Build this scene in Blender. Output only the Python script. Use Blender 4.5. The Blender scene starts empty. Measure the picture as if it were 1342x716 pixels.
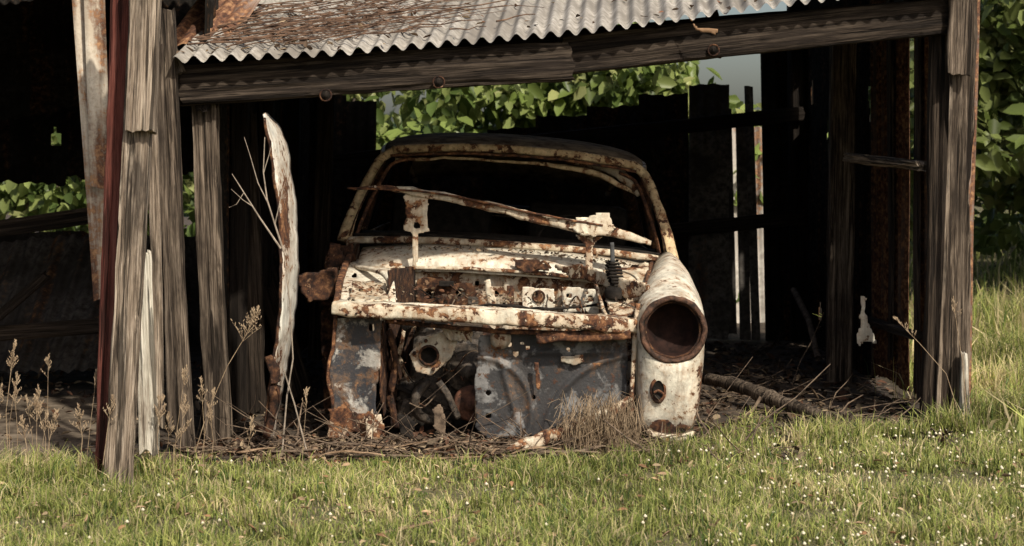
import bpy, math, random
import numpy as np
from mathutils import Vector, Matrix, noise, Euler
random.seed(7); rng=np.random.default_rng(7)
sc=bpy.context.scene
H=1.2; F=2440.0
def at(u,v,y):
    """survey drawing (scale 305 units/m at 8 m) -> metres"""
    return Vector(((u-671)*y/F, y, H-(v-214)*y/F))
def lerp(a,b,t): return a+(b-a)*t
def interp(x,xs,ys): return float(np.interp(x,xs,ys))
# ------------------------------------------------------------ materials
class NT:
    def __init__(s,name):
        s.m=bpy.data.materials.new(name); s.m.use_nodes=True; s.t=s.m.node_tree; s.t.nodes.clear()
        s.out=s.n('ShaderNodeOutputMaterial'); s.b=s.n('ShaderNodeBsdfPrincipled'); s.l(s.b.outputs[0],s.out.inputs[0])
        s.tc=s.n('ShaderNodeTexCoord')
    def n(s,t): return s.t.nodes.new(t)
    def l(s,a,b): s.t.links.new(a,b)
    def vec(s,scale=(1,1,1),src='Object'):
        m=s.n('ShaderNodeMapping'); m.inputs['Scale'].default_value=scale; s.l(s.tc.outputs[src],m.inputs[0])
        oi=s.n('ShaderNodeObjectInfo'); c=s.n('ShaderNodeVectorMath'); c.operation='SCALE'; c.inputs[0].default_value=(37,19,23); s.l(oi.outputs['Random'],c.inputs['Scale'])
        a=s.n('ShaderNodeVectorMath'); a.operation='ADD'; s.l(m.outputs[0],a.inputs[0]); s.l(c.outputs[0],a.inputs[1]); return a.outputs[0]
    def noise(s,v,scale,detail=6,rough=.6,dist=0):
        x=s.n('ShaderNodeTexNoise'); x.inputs['Scale'].default_value=scale; x.inputs['Detail'].default_value=detail; x.inputs['Roughness'].default_value=rough; x.inputs['Distortion'].default_value=dist
        s.l(v,x.inputs['Vector']); return x.outputs['Fac']
    def ramp(s,f,st):
        r=s.n('ShaderNodeValToRGB'); e=r.color_ramp.elements
        while len(e)<len(st): e.new(.5)
        for i,(p,c) in enumerate(st):
            e[i].position=p; e[i].color=(c,c,c,1) if not hasattr(c,'__len__') else (*c,1)
        s.l(f,r.inputs[0]); return r.outputs[0]
    def mix(s,f,a,b,bt='MIX'):
        m=s.n('ShaderNodeMix'); m.data_type='RGBA'; m.blend_type=bt
        for k,x in ((0,f),(6,a),(7,b)):
            if isinstance(x,(int,float)): m.inputs[k].default_value=x
            elif isinstance(x,tuple): m.inputs[k].default_value=(*x,1)
            else: s.l(x,m.inputs[k])
        return m.outputs[2]
    def math(s,op,a,b):
        m=s.n('ShaderNodeMath'); m.operation=op
        for k,x in ((0,a),(1,b)):
            if isinstance(x,(int,float)): m.inputs[k].default_value=x
            else: s.l(x,m.inputs[k])
        return m.outputs[0]
    def bump(s,h,st,d=.01,prev=None):
        b=s.n('ShaderNodeBump'); b.inputs['Strength'].default_value=st; b.inputs['Distance'].default_value=d; s.l(h,b.inputs['Height'])
        if prev: s.l(prev,b.inputs['Normal'])
        s.l(b.outputs[0],s.b.inputs['Normal']); return b.outputs[0]
    def col(s,c): s.l(c,s.b.inputs['Base Color'])
    def rough(s,r):
        if isinstance(r,(int,float)): s.b.inputs['Roughness'].default_value=r
        else: s.l(r,s.b.inputs['Roughness'])
def m_wood(name,dk,md,lt,stain=(.02,.015,.012),stamt=.5):
    k=NT(name); v=k.vec((1,1,.04)); g=k.noise(v,60,6,.7,.35); g2=k.noise(k.vec((1,1,.018)),210,3,.7)
    f=k.math('ADD',k.math('MULTIPLY',g,.6),k.math('MULTIPLY',g2,.4))
    c=k.ramp(f,[(.40,dk),(.49,md),(.60,lt)])
    crack=k.ramp(k.noise(k.vec((1,1,.03)),38,4,.6,.2),[(.40,1.),(.445,0.)])
    c=k.mix(k.mix(.85,(0,0,0),crack),c,tuple(x*.3 for x in dk))
    s=k.noise(k.vec((1,1,.3)),7,5,.68); s=k.ramp(s,[(.5-.12*stamt,0.),(.64,1.)])
    s=k.mix(.8,(0,0,0),s)
    c=k.mix(s,c,stain); k.col(c); k.rough(.92); k.b.inputs['Specular IOR Level'].default_value=.15
    k.bump(k.math('SUBTRACT',f,k.math('MULTIPLY',crack,.6)),1.,.012); return k.m
def m_rusty(name,paint,amt,scale=4,grey=None,streak=1.0,src='Object',dirt=.5,sc2=32,rmul=1.0,drip=.45,halo_a=.55,gth=.5):
    """chipped paint over rust. amt ~ fraction of the area rusted"""
    k=NT(name); v=k.vec((1,1,streak),src)
    n1=k.noise(v,scale,6,.7,.4); n2=k.noise(k.vec((1,1,1),src),sc2,5,.72); n3=k.noise(v,scale*2.7,5,.7)
    f=k.math('ADD',k.math('MULTIPLY',n1,.66),k.math('MULTIPLY',n2,.34))
    th=.5+(.5-amt)*.30
    mask=k.ramp(f,[(th-.006,0.),(th+.010,1.)]); halo=k.ramp(f,[(th-.09,0.),(th+.01,1.)])
    r=lambda c:tuple(x*rmul for x in c)
    n4=k.math('ADD',k.math('MULTIPLY',n3,.55),k.math('MULTIPLY',n2,.45))
    rust=k.ramp(n4,[(.39,r((.013,.009,.007))),(.465,r((.05,.023,.015))),(.545,r((.14,.062,.030))),(.65,r((.40,.21,.10)))])
    p=k.mix(k.ramp(n3,[(.38,0.),(.66,1.)]),paint,tuple(x*(1-dirt) for x in paint))
    if grey: p=k.mix(k.ramp(k.math('ADD',k.math('MULTIPLY',k.noise(v,scale*1.6,5,.6,.5),.7),k.math('MULTIPLY',n2,.3)),[(gth-.03,0.),(gth+.03,1.)]),p,grey)
    dr=k.noise(k.vec((1,1,.10),src),26,4,.65); dr=k.mix(drip,(0,0,0),k.ramp(dr,[(.5,0.),(.66,1.)]))
    p=k.mix(dr,p,(.16,.085,.042) if not grey else (.05,.03,.02))
    sp=k.ramp(n2,[(.60,0.),(.63,1.)])
    p=k.mix(sp,p,(.06,.03,.02))
    p=k.mix(k.mix(halo_a,(0,0,0),halo),p,(.36,.205,.10))
    k.col(k.mix(mask,p,rust)); k.rough(k.ramp(mask,[(0,.55),(1,.95)])); k.b.inputs['Specular IOR Level'].default_value=.3
    k.bump(k.math('SUBTRACT',n2,k.math('MULTIPLY',mask,.35)),.6,.008); return k.m
def m_attr(name,trans=.35,rough=.6):
    k=NT(name); a=k.n('ShaderNodeAttribute'); a.attribute_name='Col'; k.col(a.outputs['Color']); k.rough(rough); k.b.inputs['Specular IOR Level'].default_value=.3
    if trans>0:
        t=k.n('ShaderNodeBsdfTranslucent'); k.l(a.outputs['Color'],t.inputs[0]); m=k.n('ShaderNodeMixShader'); m.inputs[0].default_value=trans
        k.l(k.b.outputs[0],m.inputs[1]); k.l(t.outputs[0],m.inputs[2]); k.l(m.outputs[0],k.out.inputs[0])
    return k.m
def m_plain(name,a,b,scale=12,rough=.8,bump=.4,spec=.3):
    k=NT(name); n=k.noise(k.vec(),scale,5,.68); k.col(k.ramp(n,[(.36,a),(.64,b)])); k.rough(rough); k.b.inputs['Specular IOR Level'].default_value=spec; k.bump(n,bump,.01); return k.m
W_GREY=m_wood('wood_grey',(.045,.034,.026),(.20,.155,.115),(.43,.355,.28),stamt=.15)
W_MID=m_wood('wood_mid',(.022,.016,.012),(.092,.07,.052),(.24,.19,.145),stamt=.45)
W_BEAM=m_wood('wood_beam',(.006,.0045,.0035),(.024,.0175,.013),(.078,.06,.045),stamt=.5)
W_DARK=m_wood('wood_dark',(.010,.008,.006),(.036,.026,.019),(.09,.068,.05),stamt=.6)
W_BLACK=m_wood('wood_black',(.005,.004,.003),(.013,.010,.008),(.03,.024,.019),stamt=.7)  # near-black: the shade inside the shed is put into the timber colour
W_RED=m_wood('wood_red_paint',(.05,.014,.012),(.12,.038,.028),(.18,.07,.055),(.03,.015,.012),stamt=.5)
W_CREAM=m_wood('wood_cream_paint',(.25,.21,.16),(.50,.46,.38),(.70,.66,.57),(.16,.12,.09),stamt=.1)
CREAM=m_rusty('cream_paint_rusting',(.72,.66,.52),.33,3.6)
CREAM2=m_rusty('cream_paint_half_rust',(.70,.63,.49),.45,8)
CREAM_CLEAN=m_rusty('cream_paint_faded',(.74,.69,.57),.24,3.4,dirt=.35)
YRUST=m_rusty('ochre_rust_frame',(.70,.55,.33),.38,11,dirt=.5)  # ochre lightened: soft light on the shaded screen frame is in the colour
RUST=m_rusty('deep_rust',(.3,.22,.15),.82,9)
DRUST=m_rusty('dark_red_rust',(.10,.06,.045),.85,9,rmul=.5)
GREYP=m_rusty('grey_primer_metal',(.20,.195,.19),.08,5,grey=(.036,.035,.036),dirt=.5,halo_a=.2,drip=.2,gth=.46)
GREYMIX=m_rusty('grey_primer_patchy',(.46,.44,.40),.24,4.5,grey=(.036,.037,.042),dirt=.5,halo_a=.4,drip=.3,gth=.46)
BLACKM=m_plain('black_metal',(.006,.005,.0045),(.026,.021,.017),20,.8,.4,.15)  # near-black for hoses, cabin parts, backing panels and hole discs
BOWL=m_plain('lamp_bowl_rust',(.007,.004,.0035),(.032,.015,.011),14,.85,.4,.15)
ENG=m_plain('oily_engine',(.010,.009,.008),(.085,.066,.05),34,.6,.8)
ALU=m_rusty('dull_alloy',(.48,.43,.34),.36,9)
def m_corr(name,base,base2,rustamt,rmul=1.0,spec=.3,rg=.75):
    k=NT(name); u=k.vec((1,.12,1),'UV'); u2=k.vec((1,1,1),'UV')
    n1=k.noise(u,6,6,.65,.3); n2=k.noise(u2,30,5,.7); n3=k.noise(u2,3,5,.6)
    p=k.ramp(n2,[(.36,base2),(.6,base)])
    p=k.mix(k.ramp(n3,[(.42,0.),(.62,1.)]),p,base2)
    th=.5+(.5-rustamt)*.36
    f=k.math('ADD',k.math('MULTIPLY',n1,.7),k.math('MULTIPLY',n2,.3))
    mask=k.ramp(f,[(th-.05,0.),(th+.03,1.)])
    rust=k.ramp(n2,[(.36,tuple(x*rmul for x in (.03,.015,.011))),(.5,tuple(x*rmul for x in (.13,.06,.034))),(.66,tuple(x*rmul for x in (.36,.20,.10)))])
    k.col(k.mix(mask,p,rust)); k.rough(rg); k.b.inputs['Specular IOR Level'].default_value=spec; k.bump(n2,.4,.005); return k.m
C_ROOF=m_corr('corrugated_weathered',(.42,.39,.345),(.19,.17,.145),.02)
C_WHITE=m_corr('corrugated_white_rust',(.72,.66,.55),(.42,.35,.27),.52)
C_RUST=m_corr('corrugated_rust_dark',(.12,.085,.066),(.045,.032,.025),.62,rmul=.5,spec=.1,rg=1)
C_DARK=m_corr('corrugated_dark',(.028,.025,.022),(.011,.0095,.008),.3,rmul=.25,spec=.05,rg=1)  # interior shade painted into the sheet colour
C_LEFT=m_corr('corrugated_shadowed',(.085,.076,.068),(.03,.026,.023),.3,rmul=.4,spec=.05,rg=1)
C_BACK=m_corr('corrugated_soft_lit_grey',(.17,.155,.14),(.05,.044,.04),.2,rmul=.4,spec=.05,rg=1)  # lighter copy of the dark sheets, soft light painted into its colour
C_PANE=m_corr('corrugated_rust',(.45,.38,.33),(.25,.18,.14),.6)
C_PALE=m_corr('corrugated_pale',(.50,.47,.42),(.30,.27,.235),.25)
# ------------------------------------------------------------ mesh helpers
def empty(name,loc=(0,0,0)):
    o=bpy.data.objects.new(name,None); o.location=loc; sc.collection.objects.link(o); return o
def mk(name,vs,fs,mat,parent=None,smooth=False,M=None,solid=0,uv=None):
    me=bpy.data.meshes.new(name); me.from_pydata([tuple(v) for v in vs],[],fs)
    if uv is not None:
        ul=me.uv_layers.new(name='UVMap'); li=[l.vertex_index for l in me.loops]
        ul.data.foreach_set('uv',np.array([uv[i] for i in li],dtype=np.float32).ravel())
    me.materials.append(mat); me.update()
    if smooth: me.polygons.foreach_set('use_smooth',[True]*len(me.polygons))
    o=bpy.data.objects.new(name,me); sc.collection.objects.link(o)
    if M is not None: o.matrix_world=M
    if parent: o.parent=parent
    if solid: 
        s=o.modifiers.new('t','SOLIDIFY'); s.thickness=solid; s.offset=0
    return o
def frame(p0,p1,xh=Vector((1,0,0))):
    z=(p1-p0).normalized(); x=(xh-z*xh.dot(z)).normalized(); y=z.cross(x)
    return Matrix(((x.x,y.x,z.x,p0.x),(x.y,y.y,z.y,p0.y),(x.z,y.z,z.z,p0.z),(0,0,0,1)))
def timber(name,p0,p1,w,d,mat,parent,wear=.006,xh=Vector((1,0,0)),rag=.03,w1=None):
    L=(p1-p0).length; M=frame(p0,p1,xh); ns=max(6,int(L/.035)); so=random.random()*50
    prof=[]
    nx=12; ny=8
    for i in range(nx): prof.append((-.5+i/nx,-.5))
    for i in range(ny): prof.append((.5,-.5+i/ny))
    for i in range(nx): prof.append((.5-i/nx,.5))
    for i in range(ny): prof.append((-.5,.5-i/ny))
    n=len(prof); vs=[]; fs=[]
    for k in range(ns+1):
        z=L*k/ns; W=w if w1 is None else lerp(w,w1,k/ns)
        bx=noise.noise(Vector((so,z*.8,1)))*wear*1.8; by=noise.noise(Vector((so,z*.8,9)))*wear*1.5
        for (a,b) in prof:
            x=a*W; y=b*d
            cr=1-.10*max(0,(abs(a)+abs(b)-.82))*4
            q=noise.noise(Vector((x*45+so,y*45,z*1.3)))
            inn=1-max(0,q)*wear*3.6/min(W,d)-abs(noise.noise(Vector((x*9+so,y*9,z*5))))*wear*1.2/min(W,d)
            nick=max(0,noise.noise(Vector((x*14+so,y*14,z*7)))-.42)*wear*5/min(W,d)*(abs(a)+abs(b)>.85)
            inn-=nick
            zz=z
            if k in(0,ns): zz+= (noise.noise(Vector((x*30+so,y*30,3)))*rag)*(1)
            vs.append((x*cr*inn+bx,y*cr*inn+by,zz))
    for k in range(ns):
        for i in range(n):
            j=(i+1)%n; fs.append((k*n+i,k*n+j,(k+1)*n+j,(k+1)*n+i))
    fs.append(tuple(range(n))[::-1]); fs.append(tuple(ns*n+i for i in range(n)))
    return mk(name,vs,fs,mat,parent,M=M)
def corr(name,o,a,l,mat,parent,pitch=.076,amp=.009,rag=.02,hole=0,warp=.01,top=None,sag=0):
    """corrugated sheet: corner o, across vector a, along vector l"""
    LA=a.length; LL=l.length; n=a.cross(l).normalized(); na=max(8,int(LA/pitch*8)); nl=max(4,int(LL/.12)); so=random.random()*90
    if hole: nl=max(nl,int(LL/.04))
    vs=[];uv=[];fs=[]
    for j in range(nl+1):
        for i in range(na+1):
            s=i/na; t=j/nl
            tt=t
            e=noise.noise(Vector((s*LA*1.2+so,0,0)))*rag*2+noise.noise(Vector((math.floor(s*LA/.76)*7.3+so,5,0)))*rag
            e+=noise.noise(Vector((s*LA*14+so,0,4)))*rag*.5
            if top and t>0: tt=t*interp(s,top[0],top[1])
            p=o+a*s+l*tt+ l.normalized()*(e if j in(0,nl) else 0)
            h=amp*math.sin(2*math.pi*s*LA/pitch)+warp*noise.noise(Vector((s*LA*1.1+so,t*LL*1.1,2)))+.003*(int(s*LA/.76)%2)
            if sag: p=p-Vector((0,0,sag*math.sin(math.pi*min(1,s*1.25))))
            vs.append(p+n*h); uv.append((s*LA+so,tt*LL+so))
    for j in range(nl):
        for i in range(na):
            if hole:
                q=noise.noise(Vector((i/na*LA*5+so,j/nl*LL*2.2,7)))
                if q>hole: continue
            b=j*(na+1)+i; fs.append((b,b+1,b+na+2,b+na+1))
    return mk(name,vs,fs,mat,parent,smooth=True,uv=uv)
def sweep(name,pts,w,h,mat,parent,n=12,sq=.6,up=Vector((0,0,1)),sub=6,jit=0,smooth=True,caps=True):
    """sweep a (super)elliptic section; w along side, h along up. w/h may be lists"""
    P=[Vector(p) for p in pts]
    if not hasattr(w,'__len__'): w=[w]*len(P)
    if not hasattr(h,'__len__'): h=[h]*len(P)
    Q=[];Wd=[];Hd=[]
    for i in range(len(P)-1):
        p0=P[max(i-1,0)];p1=P[i];p2=P[i+1];p3=P[min(i+2,len(P)-1)]
        for k in range(sub):
            t=k/sub; Q.append(.5*((2*p1)+(p2-p0)*t+(2*p0-5*p1+4*p2-p3)*t*t+(3*p1-p0-3*p2+p3)*t**3))
            Wd.append(lerp(w[i],w[i+1],t)); Hd.append(lerp(h[i],h[i+1],t))
    Q.append(P[-1]);Wd.append(w[-1]);Hd.append(h[-1])
    vs=[];fs=[];so=random.random()*40
    for i,q in enumerate(Q):
        tg=(Q[min(i+1,len(Q)-1)]-Q[max(i-1,0)]).normalized()
        u=up-tg*up.dot(tg)
        if u.length<1e-3: u=Vector((0,1,0))-tg*tg.y
        u.normalize(); s=tg.cross(u)
        for k in range(n):
            a=2*math.pi*(k+.5)/n; c=math.cos(a); d=math.sin(a)
            x=math.copysign(abs(c)**sq,c)*Wd[i]/2; y=math.copysign(abs(d)**sq,d)*Hd[i]/2
            p=q+s*x+u*y
            if jit: p+=Vector(noise.noise_vector(p*14+Vector((so,0,0))))*jit+Vector(noise.noise_vector(p*45+Vector((so,0,0))))*jit*.4
            vs.append(p)
    for i in range(len(Q)-1):
        for k in range(n):
            j=(k+1)%n; fs.append((i*n+k,i*n+j,(i+1)*n+j,(i+1)*n+k))
    if caps: fs.append(tuple(range(n))[::-1]); fs.append(tuple((len(Q)-1)*n+k for k in range(n)))
    return mk(name,vs,fs,mat,parent,smooth=smooth)
def inside(p,poly):
    x,y=p; r=False; n=len(poly)
    for i in range(n):
        x1,y1=poly[i]; x2,y2=poly[(i+1)%n]
        if (y1>y)!=(y2>y) and x<(x2-x1)*(y-y1)/(y2-y1)+x1: r=not r
    return r
def nearest(p,poly):
    best=None;bd=1e9
    for i in range(len(poly)):
        a=poly[i];b=poly[(i+1)%len(poly)]; dx=b[0]-a[0];dy=b[1]-a[1]
        t=max(0,min(1,((p[0]-a[0])*dx+(p[1]-a[1])*dy)/(dx*dx+dy*dy+1e-9)))
        q=(a[0]+dx*t,a[1]+dy*t); d=(q[0]-p[0])**2+(q[1]-p[1])**2
        if d<bd: bd=d;best=q
    return best
def gpanel(name,poly,yf,mat,parent,holes=(),cell=4,thick=.004,rag=1.5,wob=.004,smooth=True):
    """sheet-metal panel cut to an outline, with pressed relief yf(u,v) and round holes"""
    if not callable(yf): y0=yf; yf=lambda u,v:y0
    us=[p[0] for p in poly]; vv=[p[1] for p in poly]; so=random.random()*60
    rp=[]
    for i in range(len(poly)):
        a=poly[i];b=poly[(i+1)%len(poly)]; L=math.hypot(b[0]-a[0],b[1]-a[1]); m=max(1,int(L/5))
        for k in range(m):
            t=k/m; x=lerp(a[0],b[0],t);y=lerp(a[1],b[1],t)
            q=noise.noise_vector(Vector((x*.09+so,y*.09,0)))*rag*1.6; rp.append((x+q.x,y+q.y))
    nu=int((max(us)-min(us))/cell)+3; nv=int((max(vv)-min(vv))/cell)+3; u0=min(us)-cell; v0=min(vv)-cell
    idx={};vs=[];fs=[]
    def vert(i,j):
        if (i,j) in idx: return idx[(i,j)]
        p=(u0+i*cell,v0+j*cell)
        if not inside(p,rp): p=nearest(p,rp)
        for h in holes:
            dx=p[0]-h[0];dy=(p[1]-h[1])*(h[2]/h[3] if len(h)>3 else 1); d=math.hypot(dx,dy)
            if d<h[2] and d>1e-6: p=(h[0]+dx/d*h[2],h[1]+dy/d*(h[3] if len(h)>3 else h[2]))
        y=yf(*p)+wob*noise.noise(Vector((p[0]*.02+so,p[1]*.02,3)))
        vs.append(at(p[0],p[1],y)); idx[(i,j)]=len(vs)-1; return idx[(i,j)]
    for j in range(nv):
        for i in range(nu):
            c=(u0+(i+.5)*cell,v0+(j+.5)*cell)
            if not inside(c,rp): continue
            if any(math.hypot(c[0]-h[0],(c[1]-h[1])*(h[2]/h[3] if len(h)>3 else 1))<h[2] for h in holes): continue
            fs.append((vert(i,j),vert(i,j+1),vert(i+1,j+1),vert(i+1,j)))
    return mk(name,vs,fs,mat,parent,smooth=smooth,solid=thick)
def ring(name,c,R,r,mat,parent,n=40,m=10,axis=Vector((0,1,0)),sx=1,sz=1,jit=0):
    vs=[];fs=[];q=Vector((0,1,0)).rotation_difference(axis.normalized())
    for i in range(n):
        a=2*math.pi*i/n
        for k in range(m):
            b=2*math.pi*k/m; rr=R+r*math.cos(b)
            p=Vector((rr*math.cos(a)*sx,r*math.sin(b),rr*math.sin(a)*sz))
            if jit: p+=Vector(noise.noise_vector((p+c)*25))*jit
            vs.append(c+q@p)
    for i in range(n):
        for k in range(m):
            fs.append((i*m+k,i*m+(k+1)%m,((i+1)%n)*m+(k+1)%m,((i+1)%n)*m+k))
    return mk(name,vs,fs,mat,parent,smooth=True)
def lathe(name,c,prof,mat,parent,n=36,axis=Vector((0,1,0)),sx=1,sz=1):
    """prof: list of (radius, offset along axis)"""
    q=Vector((0,1,0)).rotation_difference(axis.normalized()); vs=[];fs=[]
    for (r,h) in prof:
        for i in range(n):
            a=2*math.pi*i/n; vs.append(c+q@Vector((r*math.cos(a)*sx,h,r*math.sin(a)*sz)))
    for j in range(len(prof)-1):
        for i in range(n):
            k=(i+1)%n; fs.append((j*n+i,j*n+k,(j+1)*n+k,(j+1)*n+i))
    return mk(name,vs,fs,mat,parent,smooth=True)
def block(name,c,s,mat,parent,rot=(0,0,0),bev=.008):
    x,y,z=[k/2 for k in s]
    vs=[(a*x,b*y,d*z) for a in(-1,1) for b in(-1,1) for d in(-1,1)]
    fs=[(0,1,3,2),(4,6,7,5),(0,4,5,1),(2,3,7,6),(0,2,6,4),(1,5,7,3)]
    o=mk(name,vs,fs,mat,None,M=Matrix.Translation(c)@Euler(rot).to_matrix().to_4x4()); o.parent=parent
    b=o.modifiers.new('b','BEVEL'); b.width=bev; b.segments=2; return o
def tubes(name,lines,mat,parent=None,n=4):
    vs=[];fs=[]
    for pts,r0,r1 in lines:
        b0=len(vs); m=len(pts)
        for i,p in enumerate(pts):
            tg=(Vector(pts[min(i+1,m-1)])-Vector(pts[max(i-1,0)]))
            if tg.length<1e-6: tg=Vector((0,0,1))
            tg.normalize(); a=tg.orthogonal().normalized(); b=tg.cross(a); r=lerp(r0,r1,i/max(1,m-1))
            for k in range(n):
                an=2*math.pi*k/n; vs.append(Vector(p)+a*math.cos(an)*r+b*math.sin(an)*r)
        for i in range(m-1):
            for k in range(n):
                fs.append((b0+i*n+k,b0+i*n+(k+1)%n,b0+(i+1)*n+(k+1)%n,b0+(i+1)*n+k))
    return mk(name,vs,fs,mat,parent,smooth=True)
def fastmesh(name,V,loops,sizes,C,mat,parent=None):
    me=bpy.data.meshes.new(name); me.vertices.add(len(V)); me.vertices.foreach_set('co',V.astype(np.float32).ravel())
    me.loops.add(len(loops)); me.loops.foreach_set('vertex_index',loops.astype(np.int32))
    me.polygons.add(len(sizes)); st=np.concatenate([[0],np.cumsum(sizes)[:-1]]); me.polygons.foreach_set('loop_start',st.astype(np.int32))
    me.update(calc_edges=True)
    ca=me.color_attributes.new('Col','FLOAT_COLOR','POINT'); ca.data.foreach_set('color',np.hstack([C,np.ones((len(C),1))]).astype(np.float32).ravel())
    me.materials.append(mat); o=bpy.data.objects.new(name,me); sc.collection.objects.link(o)
    if parent: o.parent=parent
    return o
def blades(name,pos,hh,ww,col,lean,mat,parent=None):
    N=len(pos); az=rng.uniform(0,2*np.pi,N); d=np.stack([np.cos(az),np.sin(az),0*az],1)
    az2=rng.uniform(0,2*np.pi,N); s=np.stack([np.cos(az2),np.sin(az2),0*az2],1)*ww[:,None]/2
    up=np.array([0,0,1.]); ln=(rng.random(N)*lean)[:,None]
    m=pos+up*hh[:,None]*.55+d*hh[:,None]*ln*.3; t=pos+up*hh[:,None]*(1-.25*ln)+d*hh[:,None]*ln
    V=np.stack([pos-s,pos+s,m-s*.8,m+s*.8,t],1).reshape(-1,3)
    b=(np.arange(N)*5)[:,None]; L=(b+np.array([0,1,3,2,2,3,4])).ravel(); sz=np.tile([4,3],N)
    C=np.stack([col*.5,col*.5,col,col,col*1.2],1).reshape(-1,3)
    return fastmesh(name,V,L,sz,C,mat,parent)
def leaves(name,P,D,Nn,S,C,mat,parent=None,wid=.33,fold=.1):
    B=np.cross(D,Nn); B/=np.linalg.norm(B,axis=1)[:,None]+1e-9
    S=S[:,None]
    V=np.stack([P,P+D*S*.28+B*S*wid*.85+Nn*S*fold,P+D*S*.68+B*S*wid*.7+Nn*S*fold*.6,P+D*S-Nn*S*.08,P+D*S*.68-B*S*wid*.7+Nn*S*fold*.6,P+D*S*.28-B*S*wid*.85+Nn*S*fold],1).reshape(-1,3)
    n=len(P); b=(np.arange(n)*6)[:,None]; L=(b+np.array([0,1,2,3,0,3,4,5])).ravel()
    return fastmesh(name,V,L,np.tile([4,4],n),np.repeat(C,6,axis=0),mat,parent)
def unit(a): return a/(np.linalg.norm(a,axis=1)[:,None]+1e-9)
GRASSM=m_attr('grass_blade',.38,.5); LEAFM=m_attr('leaf',.42,.38); LITTERM=m_attr('litter',.0,.85)
STALK=m_plain('dry_stalk',(.17,.115,.07),(.38,.285,.185),30,.9,.1)
STICKM=m_plain('dead_stick',(.045,.031,.022),(.20,.145,.10),25,.95,.4)
# ------------------------------------------------------------ ground
def edge_y(x): # front edge of bare earth in front of the shed
    return interp(x,[-5,-1.6,-1.3,-.4,.55,.85,1.2,1.9,2.05,2.12],[7.35,7.3,7.30,7.38,7.42,7.8,8.05,8.25,8.45,30])
def gz(x,y):
    return .014*noise.noise(Vector((x*1.3,y*1.3,0)))+.008*noise.noise(Vector((x*5,y*5,2)))-.006*max(0,7.6-y) + .012*max(0,min(x-2.1,6))*max(0,min(y-8.5,10))
xs=np.concatenate([[-300,-120,-50,-20,-10],np.linspace(-6,6,121),[10,20,50,120,300]]); ys=np.concatenate([[-60,-20,-5,0,3],np.linspace(4.5,17,126),[20,26,40,80,160,400]])
vs=[];fs=[]
for y in ys:
    for x in xs: vs.append((x,y,gz(x,y)))
nx=len(xs)
for j in range(len(ys)-1):
    for i in range(nx-1): b=j*nx+i; fs.append((b,b+1,b+nx+1,b+nx))
k=NT('soil'); v=k.vec(); n=k.noise(v,9,6,.7); n2=k.noise(v,60,5,.7)
c=k.ramp(n,[(.35,(.020,.014,.009)),(.5,(.05,.035,.023)),(.66,(.115,.082,.055))]); g=k.ramp(n2,[(.38,(.06,.055,.022)),(.62,(.17,.145,.065))])
sx=k.n('ShaderNodeSeparateXYZ'); k.l(k.tc.outputs['Object'],sx.inputs[0])
f=k.ramp(k.math('ADD',k.math('MULTIPLY',sx.outputs[1],.1),k.math('MULTIPLY',n,.03)),[(.745,1.),(.765,0.)])
fx=k.ramp(k.math('MULTIPLY',sx.outputs[0],.1),[(.205,0.),(.22,1.)]); f=k.math('MAXIMUM',f,fx)
k.col(k.mix(f,c,g)); k.rough(.95); k.bump(n2,.8,.02); mk('ground',vs,fs,k.m,smooth=True)
# grass
def gcol(N,x,y,dryb=0.):
    t=rng.random(N); g1=np.array([.20,.255,.055]); g2=np.array([.47,.48,.15]); g3=np.array([.07,.12,.03])
    c=g1+(g2-g1)*t[:,None]; m=rng.random(N)<.20; c[m]=g3*(.8+.5*rng.random((m.sum(),1)))
    pn=np.array([noise.noise(Vector((a*1.1,b*1.6,5)))+.6*noise.noise(Vector((a*4,b*4,8))) for a,b in zip(x,y)])
    dry=rng.random(N)<(.20+dryb+.7*np.clip(pn,0,1)); c[dry]=np.array([.60,.50,.28])*(.6+.6*rng.random((dry.sum(),1)))
    return c*(.8+.35*rng.random((N,1)))*np.clip(1+.45*pn,.5,1.35)[:,None]
def lawn(N,x0,x1,y0,y1,h0,h1,w,dens=True,dryb=0.):
    x=rng.uniform(x0,x1,N); y=rng.uniform(y0,y1,N)
    e=np.array([edge_y(a) for a in x]); nz=np.array([noise.noise(Vector((a*2.2,b*2.2,0)))+.7*noise.noise(Vector((a*7,b*7,4))) for a,b in zip(x,y)]); nb=np.array([noise.noise(Vector((a*3,7,b*.5))) for a,b in zip(x,y)])
    keep=(y<e+nb*.22)&(rng.random(N)<.78+nz*.9); x=x[keep];y=y[keep];nz=nz[keep];e=e[keep]; n=len(x)
    z=np.array([gz(a,b) for a,b in zip(x,y)])-.004
    hh=(h0+(h1-h0)*rng.random(n)**1.6)*np.clip(1+nz*1.5,.45,2.4); near=np.clip(1-(e-y)/.4,0,1); hh*=1+.4*near*rng.random(n)
    return np.stack([x,y,z],1),hh,rng.uniform(.6,1.3,n)*w,gcol(n,x,y,dryb)
grass=empty('grass')
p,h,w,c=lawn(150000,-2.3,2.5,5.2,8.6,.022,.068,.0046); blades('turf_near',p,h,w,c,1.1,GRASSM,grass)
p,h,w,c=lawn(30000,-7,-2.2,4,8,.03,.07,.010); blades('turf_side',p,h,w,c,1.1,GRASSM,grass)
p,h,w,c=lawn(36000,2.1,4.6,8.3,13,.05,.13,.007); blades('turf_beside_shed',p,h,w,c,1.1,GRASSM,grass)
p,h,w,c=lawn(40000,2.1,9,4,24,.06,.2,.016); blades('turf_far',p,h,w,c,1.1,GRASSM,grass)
T=[]
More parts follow.
